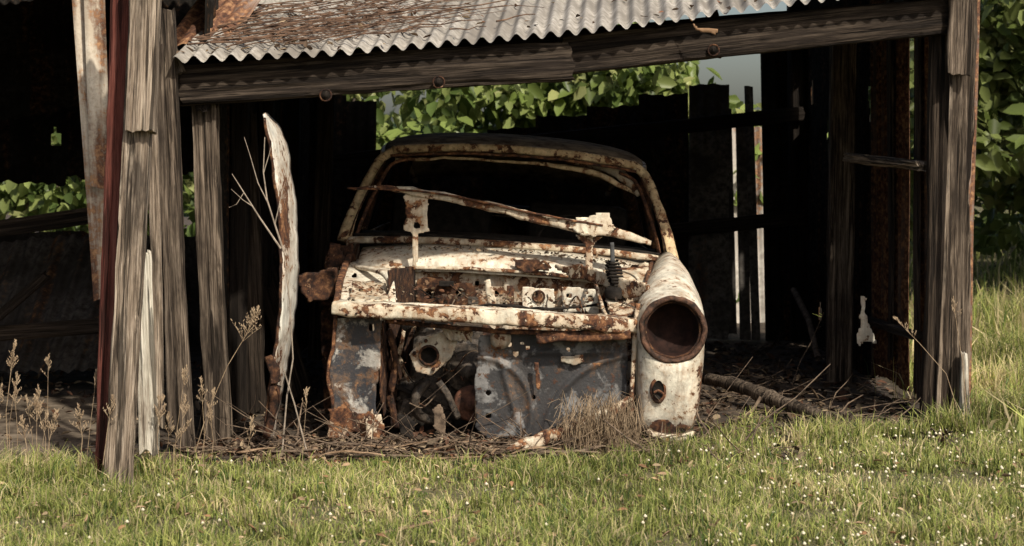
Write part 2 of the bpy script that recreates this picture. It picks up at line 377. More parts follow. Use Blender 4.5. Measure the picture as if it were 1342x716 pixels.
TL=[(-2.3,7.1,.35,1000,.2),(-1.95,6.95,.25,800,.17),(-2.1,6.5,.4,500,.14),(-1.6,7.1,.2,300,.14),(-1.3,7.2,.3,400,.09),(-.6,7.3,.3,300,.06),(.75,7.7,.15,200,.09),(.95,7.9,.15,300,.14),(1.35,8.05,.2,500,.15),(1.7,8.15,.15,300,.12),(1.95,8.3,.15,400,.18),(2.35,8.6,.3,900,.24),(2.6,9.4,.5,1600,.30),(3.0,10.5,.6,2200,.34),(3.6,12.5,.9,2200,.4),(1.1,8.5,.1,120,.12)]
for i in range(110):
    x=random.uniform(-2,2.2); TL.append((x,random.uniform(5.6,edge_y(x)-.15),random.uniform(.05,.12),random.randint(50,130),random.uniform(.07,.14)))
for (cx,cy,sp,n,hm) in TL:
    a=rng.normal(0,sp*.5,(n,2)); x=cx+a[:,0]; y=cy+a[:,1]*.5
    T.append((np.stack([x,y,np.full(n,-.005)+np.array([gz(q,r) for q,r in zip(x,y)])],1),hm*(.35+.65*rng.random(n)),rng.uniform(.003,.006,n),gcol(n,x,y)))
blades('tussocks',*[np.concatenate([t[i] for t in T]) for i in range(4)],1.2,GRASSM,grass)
# clover flowers
n=520; V=[];L=[];C=[]
for i in range(n):
    x=random.uniform(.6,2.4) if i%5 else random.uniform(-2,1.2); y=random.uniform(5.6,8.2)
    if y>edge_y(x)-.05: continue
    r=random.uniform(.004,.0078); z=gz(x,y)+random.uniform(.03,.06); b=len(V)
    for k2 in range(6):
        a=k2*math.pi/3; V.append((x+r*math.cos(a),y+r*math.sin(a),z))
    V+= [(x,y,z+r),(x,y,z-r)]
    for k2 in range(6): L+=[b+k2,b+(k2+1)%6,b+6,b+(k2+1)%6,b+k2,b+7]
    C+=[(.62,.56,.42)]*8
fastmesh('clover_flowers',np.array(V),np.array(L),np.full(len(L)//3,3),np.array(C),LITTERM)
# ------------------------------------------------------------ leaf litter and sticks
def litter(N,fx,fy,zoff,size,name,pal,parent=None,wid=.22,flat=.45):
    x=fx(N);y=fy(N); z=np.array([gz(a,b) for a,b in zip(x,y)])+zoff(N,x,y)
    D=unit(rng.normal(0,1,(N,3))*np.array([1,1,.35])); U=unit(rng.normal(0,flat,(N,3))+np.array([0,0,1.]))
    U=unit(U-D*(U*D).sum(1)[:,None]); pal=np.array(pal); C=pal[rng.integers(0,len(pal),N)]*(.5+.8*rng.random((N,1)))
    return leaves(name,np.stack([x,y,z],1),D,U,size*(.5+rng.random(N)),C,LITTERM,parent,wid=wid)
BR=[(.10,.065,.04),(.18,.125,.08),(.05,.033,.022),(.28,.21,.135),(.12,.055,.03)]
BD=[tuple(x*.5 for x in c) for c in BR]  # darker copy of BR: shed shade painted into the floor litter
STR=[(.28,.21,.13),(.17,.12,.075),(.11,.075,.045),(.38,.30,.19)]
lit=empty('leaf_litter')
pile=lambda N,x,y: rng.random(N)**1.6*.035*np.clip(1-np.abs(y-7.85)/.45,0,1)
litter(7000,lambda N:rng.uniform(-1.35,.95,N),lambda N:rng.normal(7.72,.2,N),pile,.03,'pile_front',BR,lit,wid=.28)
litter(900,lambda N:rng.normal(-.1,.6,N),lambda N:rng.normal(7.68,.2,N),pile,.05,'straw',STR,lit,wid=.05,flat=.8)
litter(350,lambda N:np.clip(rng.normal(.85,.5,N),-1.2,2.0),lambda N:rng.uniform(7.9,10.5,N),lambda N,x,y:rng.random(N)*.02,.07,'straw_floor',STR,lit,wid=.04,flat=.6)
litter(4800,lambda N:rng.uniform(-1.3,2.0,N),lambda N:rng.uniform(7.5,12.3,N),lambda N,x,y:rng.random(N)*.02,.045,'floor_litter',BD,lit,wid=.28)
litter(1500,lambda N:rng.uniform(-3.6,-1.3,N),lambda N:rng.uniform(7.3,11,N),lambda N,x,y:.02+rng.random(N)*.02,.04,'floor_litter_b',BR,lit)
litter(1100,lambda N:rng.uniform(-2.2,2.4,N),lambda N:rng.uniform(5.4,7.6,N),lambda N,x,y:.02+rng.random(N)*.02,.03,'dead_leaves_on_grass',[(.3,.2,.12),(.22,.12,.06),(.38,.28,.17)],lit)
ln=[]
for i in range(430):
    fr=i%5; x=random.uniform(-1.35,1.0) if fr else random.uniform(.9,1.9); y=random.gauss(7.74,.18) if fr else random.uniform(8.2,10.5); L=random.uniform(.06,.34)*(1.5 if i%9==0 else 1); a=random.uniform(0,6.28); z=gz(x,y)+random.uniform(.01,.035); e=random.uniform(-.15,.35) if i%6 else random.uniform(.4,.9)
    pts=[Vector((x+math.cos(a)*L*t+random.uniform(-.012,.012),y+math.sin(a)*L*t*.6,max(.005,z+e*L*t+random.uniform(-.012,.012)))) for t in(0,.3,.6,1)]
    r=random.uniform(.0012,.0045)*(1.8 if i%11==0 else 1); ln.append((pts,r,r*.5))
tubes('sticks',ln,STICKM,lit)
BKM=m_plain('bark_strip_mat',(.13,.08,.045),(.32,.22,.14),18)
for (a,b,c2) in [((470,705),(530,692),(602,676)),((720,640),(745,632),(760,628))]:
    sweep('bark_strip',[at(*a,5.95 if a[1]>690 else 6.9),at(*b,6.0 if a[1]>690 else 6.95),at(*c2,6.2 if a[1]>690 else 7.0)],[.01,.03,.006],[.004,.008,.003],BKM,lit)
for i in range(16):
    x=random.uniform(-1.2,.5);y=random.uniform(7.45,7.78);a=random.uniform(-.5,.5); L=random.uniform(.15,.4)
    p=Vector((x,y,.02)); sweep('bark_piece',[p,p+Vector((L*.5*math.cos(a),L*.5*math.sin(a),random.uniform(0,.03))),p+Vector((L*math.cos(a),L*math.sin(a),random.uniform(0,.05)))],[.012,.03,.01],[.005,.009,.004],[BKM,STICKM][i%2],lit,n=8,jit=.006)
# ------------------------------------------------------------ shed
shed=empty('wooden_shed')
BL0=at(236,113,7.78);BL1=at(745,80,8.12);BR0=at(738,74,8.17);BR1=at(1262,17,8.62)
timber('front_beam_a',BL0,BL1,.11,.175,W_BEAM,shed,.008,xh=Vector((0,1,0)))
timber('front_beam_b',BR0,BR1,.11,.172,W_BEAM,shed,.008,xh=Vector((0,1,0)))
timber('eave_gap_shade_board',BL0+Vector((0,.13,.04)),BR1+Vector((0,.13,.03)),.06,.12,W_BLACK,shed,.006,xh=Vector((0,1,0)))  # near-black board added to fill the dark gap between beam and roof
for u,v,y in [(575,108,7.93),(427,125,7.83),(935,66,8.27)]:
    c=at(u,v,y); lathe('bolt',c,[(.0,-.022),(.009,-.022),(.011,-.012),(.019,-.010),(.021,-.004),(.021,.06)],W_BLACK,shed,12); ring('washer',c+Vector((0,-.006,0)),.024,.004,DRUST,shed,20,6)
# roof
E0=at(224,80,7.62);E1=at(1030,3,8.24); ac=(E1-E0).normalized()
rl=Vector((.06,math.cos(math.radians(16)),math.sin(math.radians(16)))).normalized()
roofw=ac*3.75; SAG=.042
corr('roof_sheets',E0,roofw,rl*1.5,C_ROOF,shed,amp=.0155,rag=.016,warp=.012,sag=SAG)
corr('roof_sheets_upper',E0+rl*1.38+Vector((0,0,.012)),roofw,rl*2.85,C_ROOF,shed,amp=.0155,rag=.012,warp=.012,sag=SAG)
for t in (.9,2.0,3.1,4.1):
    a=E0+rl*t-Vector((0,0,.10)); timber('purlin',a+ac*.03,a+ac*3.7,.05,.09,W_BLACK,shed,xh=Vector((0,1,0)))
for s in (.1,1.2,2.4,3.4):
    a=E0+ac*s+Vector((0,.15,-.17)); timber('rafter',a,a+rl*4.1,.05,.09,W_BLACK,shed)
# right posts
timber('post_corner_inner',at(1222,552,8.62),at(1236,25,8.66),.115,.10,W_DARK,shed,.009)
timber('post_corner_outer',at(1247,556,8.72),at(1262,-30,8.56),.13,.09,W_MID,shed,.012)
timber('post_corner_top',at(1256,98,8.50),at(1262,-40,8.50),.12,.03,W_MID,shed,.008)
timber('post_splinter',at(1228,545,8.56),at(1246,110,8.54),.02,.02,W_GREY,shed,.006)
corr('end_wall_edge',at(1262,550,8.66),Vector((.05,.1,0)),Vector((.05,0,2.0)),C_PANE,shed,rag=.01)
timber('base_block',at(1266,552,8.6),at(1264,462,8.6),.05,.06,W_CREAM,shed,.008,w1=.03)
# right side wall
def wallY(name,x,y0,y1,z0,z1,mat,hole=0,lean=0.,amp=.008,rag=.03):
    return corr(name,Vector((x,y0,z0)),Vector((lean,y1-y0,0)),Vector((0.0,0,z1-z0)),mat,shed,rag=rag,hole=hole,amp=amp)
wallY('side_wall_sheet',1.99,8.66,9.22,.08,2.4,C_RUST,hole=.6)
wallY('side_wall_sheet_b',1.98,9.28,10.3,.05,2.5,C_RUST,hole=.5)
wallY('side_wall_sheet_c',2.0,10.25,12.7,-.02,3.0,C_DARK,hole=.62)
for i,(y,x) in enumerate([(8.95,1.95),(9.55,1.94)]):
    timber('side_board',Vector((x,y,.1+.1*(i%2))),Vector((x+.01,y+.05,2.2)),.02,.10,W_DARK,shed,.004,rag=.1)
timber('side_rail',at(1212,218,8.7),at(1116,207,9.75),.05,.10,W_GREY,shed,.008,xh=Vector((0,0,1)))
timber('side_rail_low',Vector((1.92,8.8,.38)),Vector((1.93,10.2,.34)),.04,.07,W_DARK,shed,.006,xh=Vector((0,0,1)))
gpanel('torn_lining',[(1128,388),(1136,390),(1134,410),(1150,450),(1138,446),(1126,456),(1122,438),(1128,420)],9.5,CREAM_CLEAN,shed,cell=3,rag=3,wob=.03)
timber('post_side',at(1102,500,10.2),at(1108,40,10.2),.14,.13,W_MID,shed,.010)
timber('post_back_right',Vector((1.95,12.6,0)),Vector((1.93,12.6,2.9)),.14,.12,W_BLACK,shed)
# back wall with slits
YB=12.6
def X(u,y=YB): return (u-671)*y/F
def Z(v,y=YB): return H-(v-214)*y/F
for i,(a,b,vt,g) in enumerate([(405,447,128,0),(449,487,138,0),(487,560,198,0),(560,640,186,0),(640,700,168,0),(700,770,152,0),(770,840,138,0),(840,902,124,0),(902,951,112,0),(953,967,150,1),(969.5,984,165,1),(986,998,112,1),(1003,1052,40,1),(1050,1075,30,0)]):
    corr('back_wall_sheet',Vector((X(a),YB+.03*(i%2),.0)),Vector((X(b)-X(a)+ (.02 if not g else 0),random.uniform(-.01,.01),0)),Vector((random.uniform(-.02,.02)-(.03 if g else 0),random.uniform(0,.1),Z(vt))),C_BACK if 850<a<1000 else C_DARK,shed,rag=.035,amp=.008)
timber('back_rail',Vector((X(880),YB-.08,Z(302))),Vector((X(1050),YB-.08,Z(285))),.05,.1,W_DARK,shed,xh=Vector((0,1,0)))
timber('back_rail_top',Vector((X(410),YB-.09,Z(215))),Vector((X(1050),YB-.09,Z(150))),.05,.1,W_BLACK,shed,xh=Vector((0,1,0)))
corr('slit_backing_sheet',Vector((1.50,13.95,0)),Vector((.5,0,0)),Vector((-.02,.15,1.5)),C_PALE,None,rag=.03)  # pale sheet added outside so the back wall slits look bright
# central partition
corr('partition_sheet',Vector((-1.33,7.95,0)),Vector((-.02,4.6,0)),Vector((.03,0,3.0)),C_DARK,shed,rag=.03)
for y in (8.7,9.6,10.8,12.2): timber('partition_stud',Vector((-1.28,y,0)),Vector((-1.25,y,2.6)),.08,.08,W_BLACK,shed)
timber('inner_stud',at(415,470,10.6),at(428,120,10.6),.1,.06,W_DARK,shed)
timber('inner_stud_b',at(332,540,8.9),at(318,150,8.9),.14,.03,W_DARK,shed)
timber('leaning_plank',at(395,520,9.2),at(318,260,9.9),.12,.03,W_DARK,shed)
# left posts
timber('post_a',at(158,648,6.95),at(190,-60,6.98),.105,.09,W_GREY,shed,.010)
timber('post_a_splice',at(184,172,6.93),at(192,-60,6.93),.113,.092,W_GREY,shed,.005,rag=.02)
timber('red_board',at(140,640,7.06),at(163,-60,7.08),.09,.03,W_RED,shed,.004)
timber('board_grey_narrow',at(208,560,7.16),at(194,-60,7.2),.045,.03,W_GREY,shed,.006)
timber('cream_board',at(196,592,7.12),at(186,330,7.12),.08,.02,W_CREAM,shed,.003)
timber('post_b',at(247,590,7.72),at(215,15,7.72),.075,.08,W_MID,shed,.010)
timber('post_b_side',at(226,560,7.66),at(208,60,7.66),.035,.03,W_MID,shed,.007)
timber('post_c',at(287,582,7.95),at(270,138,7.88),.11,.10,W_MID,shed,.012)
corr('leaning_white_sheet',at(122,385,7.5),Vector((.09,.03,0)),at(90,-60,7.5)-at(122,385,7.5),C_WHITE,shed,rag=.05,amp=.011)
corr('leaning_white_sheet_b',at(118,240,7.46),Vector((.08,.02,0)),at(108,-60,7.46)-at(118,240,7.46),C_WHITE,shed,rag=.05,amp=.011)
corr('rusty_scrap_eave',at(214,60,7.9),Vector((.26,.2,.02)),Vector((.12,.5,.32)),C_PANE,shed,rag=.06)
timber('valley_board',at(208,20,7.8),at(236,95,7.72),.05,.03,W_MID,shed)
# left bay
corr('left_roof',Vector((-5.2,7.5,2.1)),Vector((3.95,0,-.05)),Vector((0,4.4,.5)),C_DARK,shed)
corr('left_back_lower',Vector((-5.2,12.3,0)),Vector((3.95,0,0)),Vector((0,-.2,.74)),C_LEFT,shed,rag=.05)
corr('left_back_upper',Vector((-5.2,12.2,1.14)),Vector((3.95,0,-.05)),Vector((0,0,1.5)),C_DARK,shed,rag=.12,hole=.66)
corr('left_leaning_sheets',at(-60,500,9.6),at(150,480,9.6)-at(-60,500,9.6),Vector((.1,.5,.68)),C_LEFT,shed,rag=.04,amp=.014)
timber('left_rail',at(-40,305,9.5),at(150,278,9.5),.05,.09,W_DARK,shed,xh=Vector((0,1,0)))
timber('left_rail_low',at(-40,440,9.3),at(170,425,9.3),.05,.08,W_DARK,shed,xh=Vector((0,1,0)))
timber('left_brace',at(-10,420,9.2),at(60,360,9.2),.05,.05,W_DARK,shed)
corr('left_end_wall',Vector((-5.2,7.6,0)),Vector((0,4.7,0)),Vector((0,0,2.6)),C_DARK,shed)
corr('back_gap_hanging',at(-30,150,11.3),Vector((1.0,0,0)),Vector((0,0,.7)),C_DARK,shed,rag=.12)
vs=[];fs=[]
for j,y in enumerate(np.linspace(7.38,9.4,20)):
    for i,x in enumerate(np.linspace(-4.5,-1.62,30)): vs.append((x+.05*noise.noise(Vector((y*4,0,0))),y+.05*noise.noise(Vector((x*4,0,0))),.016+.006*noise.noise(Vector((x*2,y*2,0)))))
for j in range(19):
    for i in range(29): b=j*30+i; fs.append((b,b+1,b+31,b+30))
mk('floor_slab',vs,fs,m_plain('dusty_concrete',(.05,.038,.028),(.20,.16,.12),7,.95,.5,.1),shed,smooth=True,solid=.03)
for (a,b,y) in [((205,612),(318,603),7.5),((486,618),(630,607),7.42),((930,585),(1010,578),7.95)]:
    timber('sill_board',at(*a,y),at(*b,y),.10,.03,W_MID,shed,.004,xh=Vector((0,1,0)))
# dead vine on the roof
def roofp(s,t,h=.02): return E0+ac*s+rl*t+Vector((0,0,h-SAG*math.sin(math.pi*min(1,s/3.75*1.25))))
ln=[]
for i in range(120):
    s=abs(random.gauss(.45,.3)); t=random.uniform(.05,.95); a=random.uniform(-.15,.55); L=random.uniform(.15,.7)
    p=roofp(s,t,.02); d=ac*math.cos(a)+rl*math.sin(a); pts=[p+d*L*q+rl*random.uniform(-.02,.02)+Vector((0,0,random.uniform(0,.03))) for q in(0,.25,.5,.75,1)]; r=random.uniform(.0015,.0055); ln.append((pts,r,r*.5))
vine=empty('dead_vine'); tubes('stems',ln,m_plain('vine_bark',(.035,.02,.014),(.16,.095,.06),20,.9,.2),vine)
n=330; s=np.abs(rng.normal(.5,.35,n)); s[:150]=rng.uniform(.2,3.2,150); t=rng.uniform(.02,1.1,n); base=np.array([list(roofp(a,b,.016)) for a,b in zip(s,t)])
D=unit(rng.normal(0,1,(n,3))*np.array([1,1,.3])); U=unit(rng.normal(0,.4,(n,3))+np.array([0,0,1.])); U=unit(U-D*(U*D).sum(1)[:,None])
leaves('dry_leaves',base,D,U,.02+.035*rng.random(n),np.array(BR)[rng.integers(0,5,n)]*(.7+.8*rng.random((n,1))),LITTERM,vine,wid=.25)
gpanel('dry_leaf_big',[(902,22),(915,36),(944,38),(938,46),(912,40)],8.15,m_plain('leaf_tan',(.12,.07,.035),(.24,.14,.075)),vine,cell=3)
# ------------------------------------------------------------ car
car=empty('wrecked_car')
TH=math.radians(3.7); CT,ST=math.cos(TH),math.sin(TH)
def R(x,y,z): return Vector((-.07+x*CT+z*ST,y,-x*ST+z*CT))
def loft(name,rows,mat,closed=False,solid=.006,smooth=True):
    m=len(rows[0]); vs=[p for r in rows for p in r]; fs=[]
    for j in range(len(rows)-1):
        for i in range(m if closed else m-1):
            k2=(i+1)%m; fs.append((j*m+i,j*m+k2,(j+1)*m+k2,(j+1)*m+i))
    return mk(name,vs,fs,mat,car,smooth=smooth,solid=solid)
rows=[]
for y in np.linspace(9.42,11.6,20):
    w=interp(y,[9.42,9.8,10.6,11.2,11.6],[.655,.675,.68,.65,.6]); e=interp(y,[9.42,9.7,10.3,10.9,11.3,11.6],[1.205,1.245,1.265,1.25,1.17,1.05]); cr=interp(y,[9.42,9.7,10.3,10.9,11.3,11.6],[.055,.080,.095,.095,.09,.06])
    rows.append([R(w*math.sin(t*math.pi/2)**1.0 if t>=0 else -w*math.sin(-t*math.pi/2),y,e+cr*(math.cos(abs(t)*math.pi/2))**.9) for t in np.linspace(-1,1,25)])
ROOFP=m_plain('roof_brown_rust',(.10,.065,.04),(.42,.32,.21),9,1.0,.5,.05)  # rust brown lightened in colour to offset the shadow on the car roof
loft('roof_skin',rows,ROOFP)
for s in(-1,1): sweep('drip_rail',[R(s*.66,9.42,1.20),R(s*.68,9.8,1.235),R(s*.685,10.6,1.255),R(s*.655,11.2,1.2),R(s*.6,11.6,1.05)],.03,.03,YRUST,car)
for s in(-1,1):
    sweep('a_pillar',[R(s*.80,9.08,.77),R(s*.775,9.15,.90),R(s*.725,9.28,1.05),R(s*.672,9.40,1.175),R(s*.60,9.43,1.235)],[.07,.055,.045,.045,.045],[.07,.06,.055,.05,.045],YRUST,car,up=Vector((0,1,0)),jit=.004)
    sweep('screen_reveal',[R(s*.745,9.13,.80),R(s*.715,9.19,.91),R(s*.665,9.31,1.05),R(s*.62,9.42,1.15),R(s*.54,9.45,1.19)],.018,.03,RUST,car,up=Vector((0,1,0)),jit=.003)
    sweep('pillar_groove',[R(s*.772,9.045,.80),R(s*.745,9.105,.91),R(s*.695,9.235,1.055),R(s*.645,9.36,1.17)],.008,.014,DRUST,car,up=Vector((0,1,0)),jit=.003)
    sweep('b_pillar',[R(s*.81,10.3,.78),R(s*.70,10.35,1.25)],.05,.09,DRUST,car,up=Vector((0,1,0)))
    sweep('c_pillar',[R(s*.80,11.7,.8),R(s*.66,11.3,1.18)],.10,.22,DRUST,car,up=Vector((0,1,0)))
sweep('screen_header',[R(-.61,9.43,1.232),R(-.3,9.40,1.262),R(0,9.39,1.27),R(.3,9.40,1.262),R(.61,9.43,1.232)],.06,.045,YRUST,car,jit=.004)
sweep('header_bead',[R(-.62,9.40,1.20),R(-.3,9.37,1.232),R(0,9.36,1.24),R(.3,9.37,1.232),R(.62,9.40,1.20)],.014,.014,RUST,car,jit=.003)
sweep('header_inner_rail',[R(-.60,9.47,1.18),R(-.3,9.46,1.208),R(.1,9.46,1.208),R(.4,9.47,1.18),R(.64,9.45,1.08)],[.03,.02,.025,.05,.02],[.022,.014,.016,.035,.012],YRUST,car,jit=.008)
sweep('header_hanging_strip',[at(700,206,9.7),at(760,213,9.6),at(812,228,9.5),at(838,256,9.4)],[.01,.05,.06,.02],[.01,.03,.05,.03],CREAM2,car,jit=.008)
sweep('screen_sill',[R(-.79,9.08,.775),R(-.5,8.98,.80),R(0,8.94,.81),R(.5,8.98,.80),R(.79,9.08,.775)],.05,.035,CREAM2,car,jit=.004)
sweep('screen_sill_rubber',[R(-.76,9.12,.80),R(-.5,9.03,.822),R(0,8.99,.832),R(.5,9.03,.822),R(.76,9.12,.80)],.03,.018,BLACKM,car,jit=.004)
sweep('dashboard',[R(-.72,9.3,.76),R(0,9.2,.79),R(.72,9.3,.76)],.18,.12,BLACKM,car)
ring('steering_wheel',R(.33,9.55,.78),.19,.007,BLACKM,car,axis=Vector((0,1,-.45)))
for s in(-.38,.38): block('seat_back',R(s,10.4,.7),(.56,.14,.6),BLACKM,car,rot=(-.2,TH,0),bev=.05)
sweep('rear_window_sill',[R(-.7,11.6,.86),R(0,11.75,.9),R(.7,11.6,.86)],.12,.08,BLACKM,car)
SIDE=m_rusty('body_side_paint',(.40,.34,.26),.5,4)
for s in(-1,1):
    rows=[]
    for y in np.linspace(9.02,12.4,16):
        t=interp(y,[9.02,11.4,12.1,12.4],[1,1,.93,.8])
        rows.append([R(s*x*t,y,z) for x,z in [(.74,.06),(.79,.12),(.815,.28),(.82,.45),(.815,.6),(.80,.7),(.775,.775),(.74,.79)]])
    loft('body_side',rows,SIDE)
rows=[]
for y,z in [(11.55,.87),(11.8,.86),(12.1,.80),(12.35,.68),(12.45,.5),(12.45,.2),(12.4,.1)]:
    w=interp(y,[11.55,12.1,12.45],[.76,.74,.66]); rows.append([R(w*t,y,z-.06*abs(t)**3) for t in np.linspace(-1,1,13)])
loft('boot_lid',rows,SIDE)
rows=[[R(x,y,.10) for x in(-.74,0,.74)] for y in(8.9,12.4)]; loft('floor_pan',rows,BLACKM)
rows=[]
for y,z in [(8.96,.795),(8.86,.785),(8.76,.765),(8.70,.735),(8.67,.68)]:
    rows.append([R(x,y+.05*abs(x/.7)**2,z-.05*abs(x/.7)**3+.004*noise.noise(Vector((x*6,y*6,0)))) for x in np.linspace(-.70,.70,40)])
loft('scuttle',rows,CREAM_CLEAN)
gpanel('scuttle_vent',[(672,340),(722,344),(718,357),(690,358),(676,350)],lambda u,v:interp(v,[338,360],[8.665,8.63]),DRUST,car,cell=3,rag=4,thick=.004)
sweep('scuttle_lip',[R(-.70,8.73,.655),R(-.35,8.675,.69),R(0,8.665,.70),R(.35,8.675,.69),R(.7,8.73,.655)],.03,.018,CREAM2,car,jit=.004)
# firewall
FW=m_rusty('firewall_paint',(.58,.52,.41),.42,7,dirt=.6)
gpanel('firewall',[(485,352),(500,345),(800,362),(838,368),(840,520),(490,500)],lambda u,v:8.72+(.02 if 560<u<640 else 0)-.012*(abs((u%70)-35)<4),FW,car,holes=[(560,388,6),(600,384,5),(583,404,4),(535,380,5),(742,386,4),(760,398,6),(660,402,4),(625,372,3),(775,385,4),(650,385,3)],cell=2.6)
gpanel('firewall_tunnel_plate',[(548,366),(580,363),(596,372),(618,370),(626,384),(612,402),(560,406),(545,392)],lambda u,v:8.70-.012*(math.hypot(u-585,v-385)<16),DRUST,car,holes=[(563,386,6),(603,384,6),(584,396,3)],cell=2.4,rag=2.5)
gpanel('firewall_plate_r',[(735,376),(786,380),(784,412),(738,408)],8.66,CREAM_CLEAN,car,holes=[(746,388,3),(774,392,4),(768,384,2),(752,402,3)],cell=2.4,rag=2)
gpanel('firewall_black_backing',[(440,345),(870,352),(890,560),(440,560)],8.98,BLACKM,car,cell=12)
gpanel('master_cylinder_plate',[(684,376),(727,378),(727,405),(684,404)],8.64,CREAM_CLEAN,car,holes=[(706,389,6)],cell=2,thick=.012)
ring('plate_grommet',at(706,389,8.63),.026,.005,DRUST,car,24,8)
gpanel('firewall_bracket',[(634,368),(642,366),(652,398),(640,404)],8.6,CREAM2,car,cell=2.4,thick=.01)
gpanel('firewall_bracket_b',[(664,372),(672,374),(676,402),(664,402)],8.62,RUST,car,cell=2.4,thick=.01)
block('relay_box',at(620,394,8.6),(.05,.04,.035),ENG,car,bev=.004); block('fuse_box',at(585,372,8.66),(.07,.03,.025),BLACKM,car,bev=.004)
# engine bay side rails
gpanel('inner_wing_top',[(446,348),(470,340),(512,352),(520,392),(470,398),(440,396)],lambda u,v:interp(v,[340,398],[8.85,8.05]),CREAM_CLEAN,car,holes=[(493,380,4),(465,362,3)],cell=3)
gpanel('inner_wing_step',[(462,368),(505,372),(510,394),(458,394)],lambda u,v:interp(v,[368,398],[8.32,8.0])-.03,CREAM,car,cell=3,rag=3)
gpanel('inner_wing_side',[(508,352),(545,350),(545,520),(512,560)],lambda u,v:interp(u,[508,545],[8.1,8.72]),DRUST,car,cell=4)
sweep('inner_wing_flange',[at(450,345,8.9),at(478,352,8.6),at(508,362,8.3),at(514,398,8.05)],.035,.02,CREAM_CLEAN,car,jit=.003)
sweep('inner_wing_outer_lip',[at(458,335,8.9),at(447,365,8.4),at(440,402,8.0)],.03,.03,RUST,car,jit=.004)
gpanel('right_inner_wing',[(790,352),(852,345),(842,412),(800,420)],lambda u,v:interp(v,[345,420],[8.75,8.05]),CREAM2,car,cell=3,rag=3)
gpanel('right_bay_ledge',[(728,350),(760,346),(848,372),(850,388),(820,392),(786,372),(740,362)],lambda u,v:interp(u,[728,850],[8.66,8.1]),CREAM2,car,cell=3,rag=4,thick=.01)
sweep('right_bay_stay',[at(775,352,8.7),at(787,395,8.3),at(800,430,8.0)],.016,.022,CREAM2,car,jit=.004)
sweep('right_bay_lip',[at(800,352,8.6),at(832,362,8.4),at(848,392,8.1)],.015,.012,CREAM,car,jit=.004)
# left front panel + post
gpanel('front_panel',[(441,416),(499,416),(499,470),(492,530),(497,548),(480,578),(466,560),(452,576),(433,574),(436,520),(430,488),(438,450)],lambda u,v:7.99+.02*math.sin((u-430)/22)+(v-416)*.0002,GREYMIX,car,holes=[(487,430,4),(448,556,4)],cell=3)
gpanel('front_panel_rusted_foot',[(434,536),(452,530),(470,540),(488,536),(494,548),(478,580),(466,566),(452,580),(432,577)],7.972,m_rusty('foot_rust',(.40,.34,.27),.6,8),car,cell=3,rag=6,thick=.003,wob=.01)
sweep('front_panel_edge',[at(440,405,8.0),at(437,450,8.0),at(430,490,8.0),at(436,530,8.0),at(433,576,8.0)],.016,.022,RUST,car,up=Vector((0,1,0)),jit=.006)
gpanel('front_panel_return',[(500,420),(512,425),(512,530),(503,548),(498,520)],lambda u,v:interp(u,[498,512],[8.0,8.25]),DRUST,car,cell=3)
gpanel('lower_bracket',[(477,545),(498,540),(504,560),(492,582),(480,574)],7.93,CREAM2,car,cell=3,rag=3)
gpanel('lower_bracket_b',[(520,545),(536,540),(545,556),(540,578),(524,570)],8.0,BLACKM,car,cell=3,rag=3)
gpanel('lower_bracket_c',[(566,535),(576,530),(586,560),(580,574),(568,560)],7.95,STICKM,car,cell=3,rag=3)
gpanel('door_hinge_panel',[(428,330),(462,318),(470,350),(452,400),(440,560),(425,560),(420,420)],lambda u,v:8.95,DRUST,car,cell=4)
gpanel('torn_wing_stub',[(391,360),(412,356),(440,352),(446,372),(436,392),(404,394),(394,384)],lambda u,v:8.5+.08*math.sin((u-391)/22)+.03*math.sin((v-350)/13),DRUST,car,cell=3,rag=2.5,thick=.02,wob=.02)
gpanel('torn_wing_upper',[(432,322),(446,320),(452,340),(446,368),(428,360)],8.72,DRUST,car,cell=3,rag=3,thick=.015,wob=.03)
sweep('hinge_post',[at(440,322,9.0),at(432,350,8.95),at(428,400,8.92)],.05,.05,RUST,car,jit=.008)
# front cross bar
sweep('front_crossbar',[at(439,404,7.97),at(480,407,7.94),at(560,411,7.92),at(650,416,7.91),at(740,421,7.92),at(790,424,7.94),at(832,428,7.98)],.09,[.06,.064,.058,.066,.064,.072,.06],CREAM2,car,sq=.4,jit=.008,n=20,sub=14)
sweep('crossbar_top_flange',[at(445,395,8.02),at(560,400,8.0),at(700,408,8.0),at(825,418,8.03)],.07,.012,CREAM_CLEAN,car,jit=.008,sub=12)
sweep('crossbar_under_lip',[at(505,421,7.98),at(600,430,7.97),at(700,436,7.97),at(830,438,7.99)],.03,.02,RUST,car,jit=.006)
sweep('rusty_strap',[at(703,443,7.93),at(740,441,7.92),at(800,440,7.93),at(826,437,7.94)],.03,.045,RUST,car,jit=.008)
# radiator support panel
def rib(u,v):
    d=0
    a=math.hypot(u-625,v-540); d-=.014*math.exp(-((a-72)/4.)**2) if v>455 else 0
    d-=.014*math.exp(-(((u-655-(v-470)*.28))/4.)**2) if v>465 and u<690 else 0
    b=math.hypot(u-830,v-585); d-=.014*math.exp(-((b-118)/4.)**2)
    d-=.010*math.exp(-((v-462)/4)**2)*(1 if u>690 else 0)
    return 8.02+d
gpanel('radiator_panel',[(628,438),(700,437),(822,441),(822,500),(818,540),(800,560),(742,556),(700,572),(640,577),(624,560),(622,500)],rib,GREYP,car,holes=[(668,452,3),(676,464,3.4),(684,450,2),(692,456,2.4),(640,515,3),(640,545,3.5),(745,458,2.4),(700,520,2.4),(806,452,3)],cell=2.4,thick=.004)
lathe('panel_boss',at(656,444,7.99),[(0,-.02),(.025,-.02),(.038,-.012),(.046,.0),(.046,.01)],ALU,car,20)
gpanel('worn_patch',[(735,467),(764,465),(766,474),(752,479),(736,475)],7.99,ALU,car,cell=2,rag=1,thick=.003)
gpanel('panel_wire_tag',[(700,475),(706,475),(709,510),(703,512)],7.97,RUST,car,cell=2,rag=1,thick=.004)
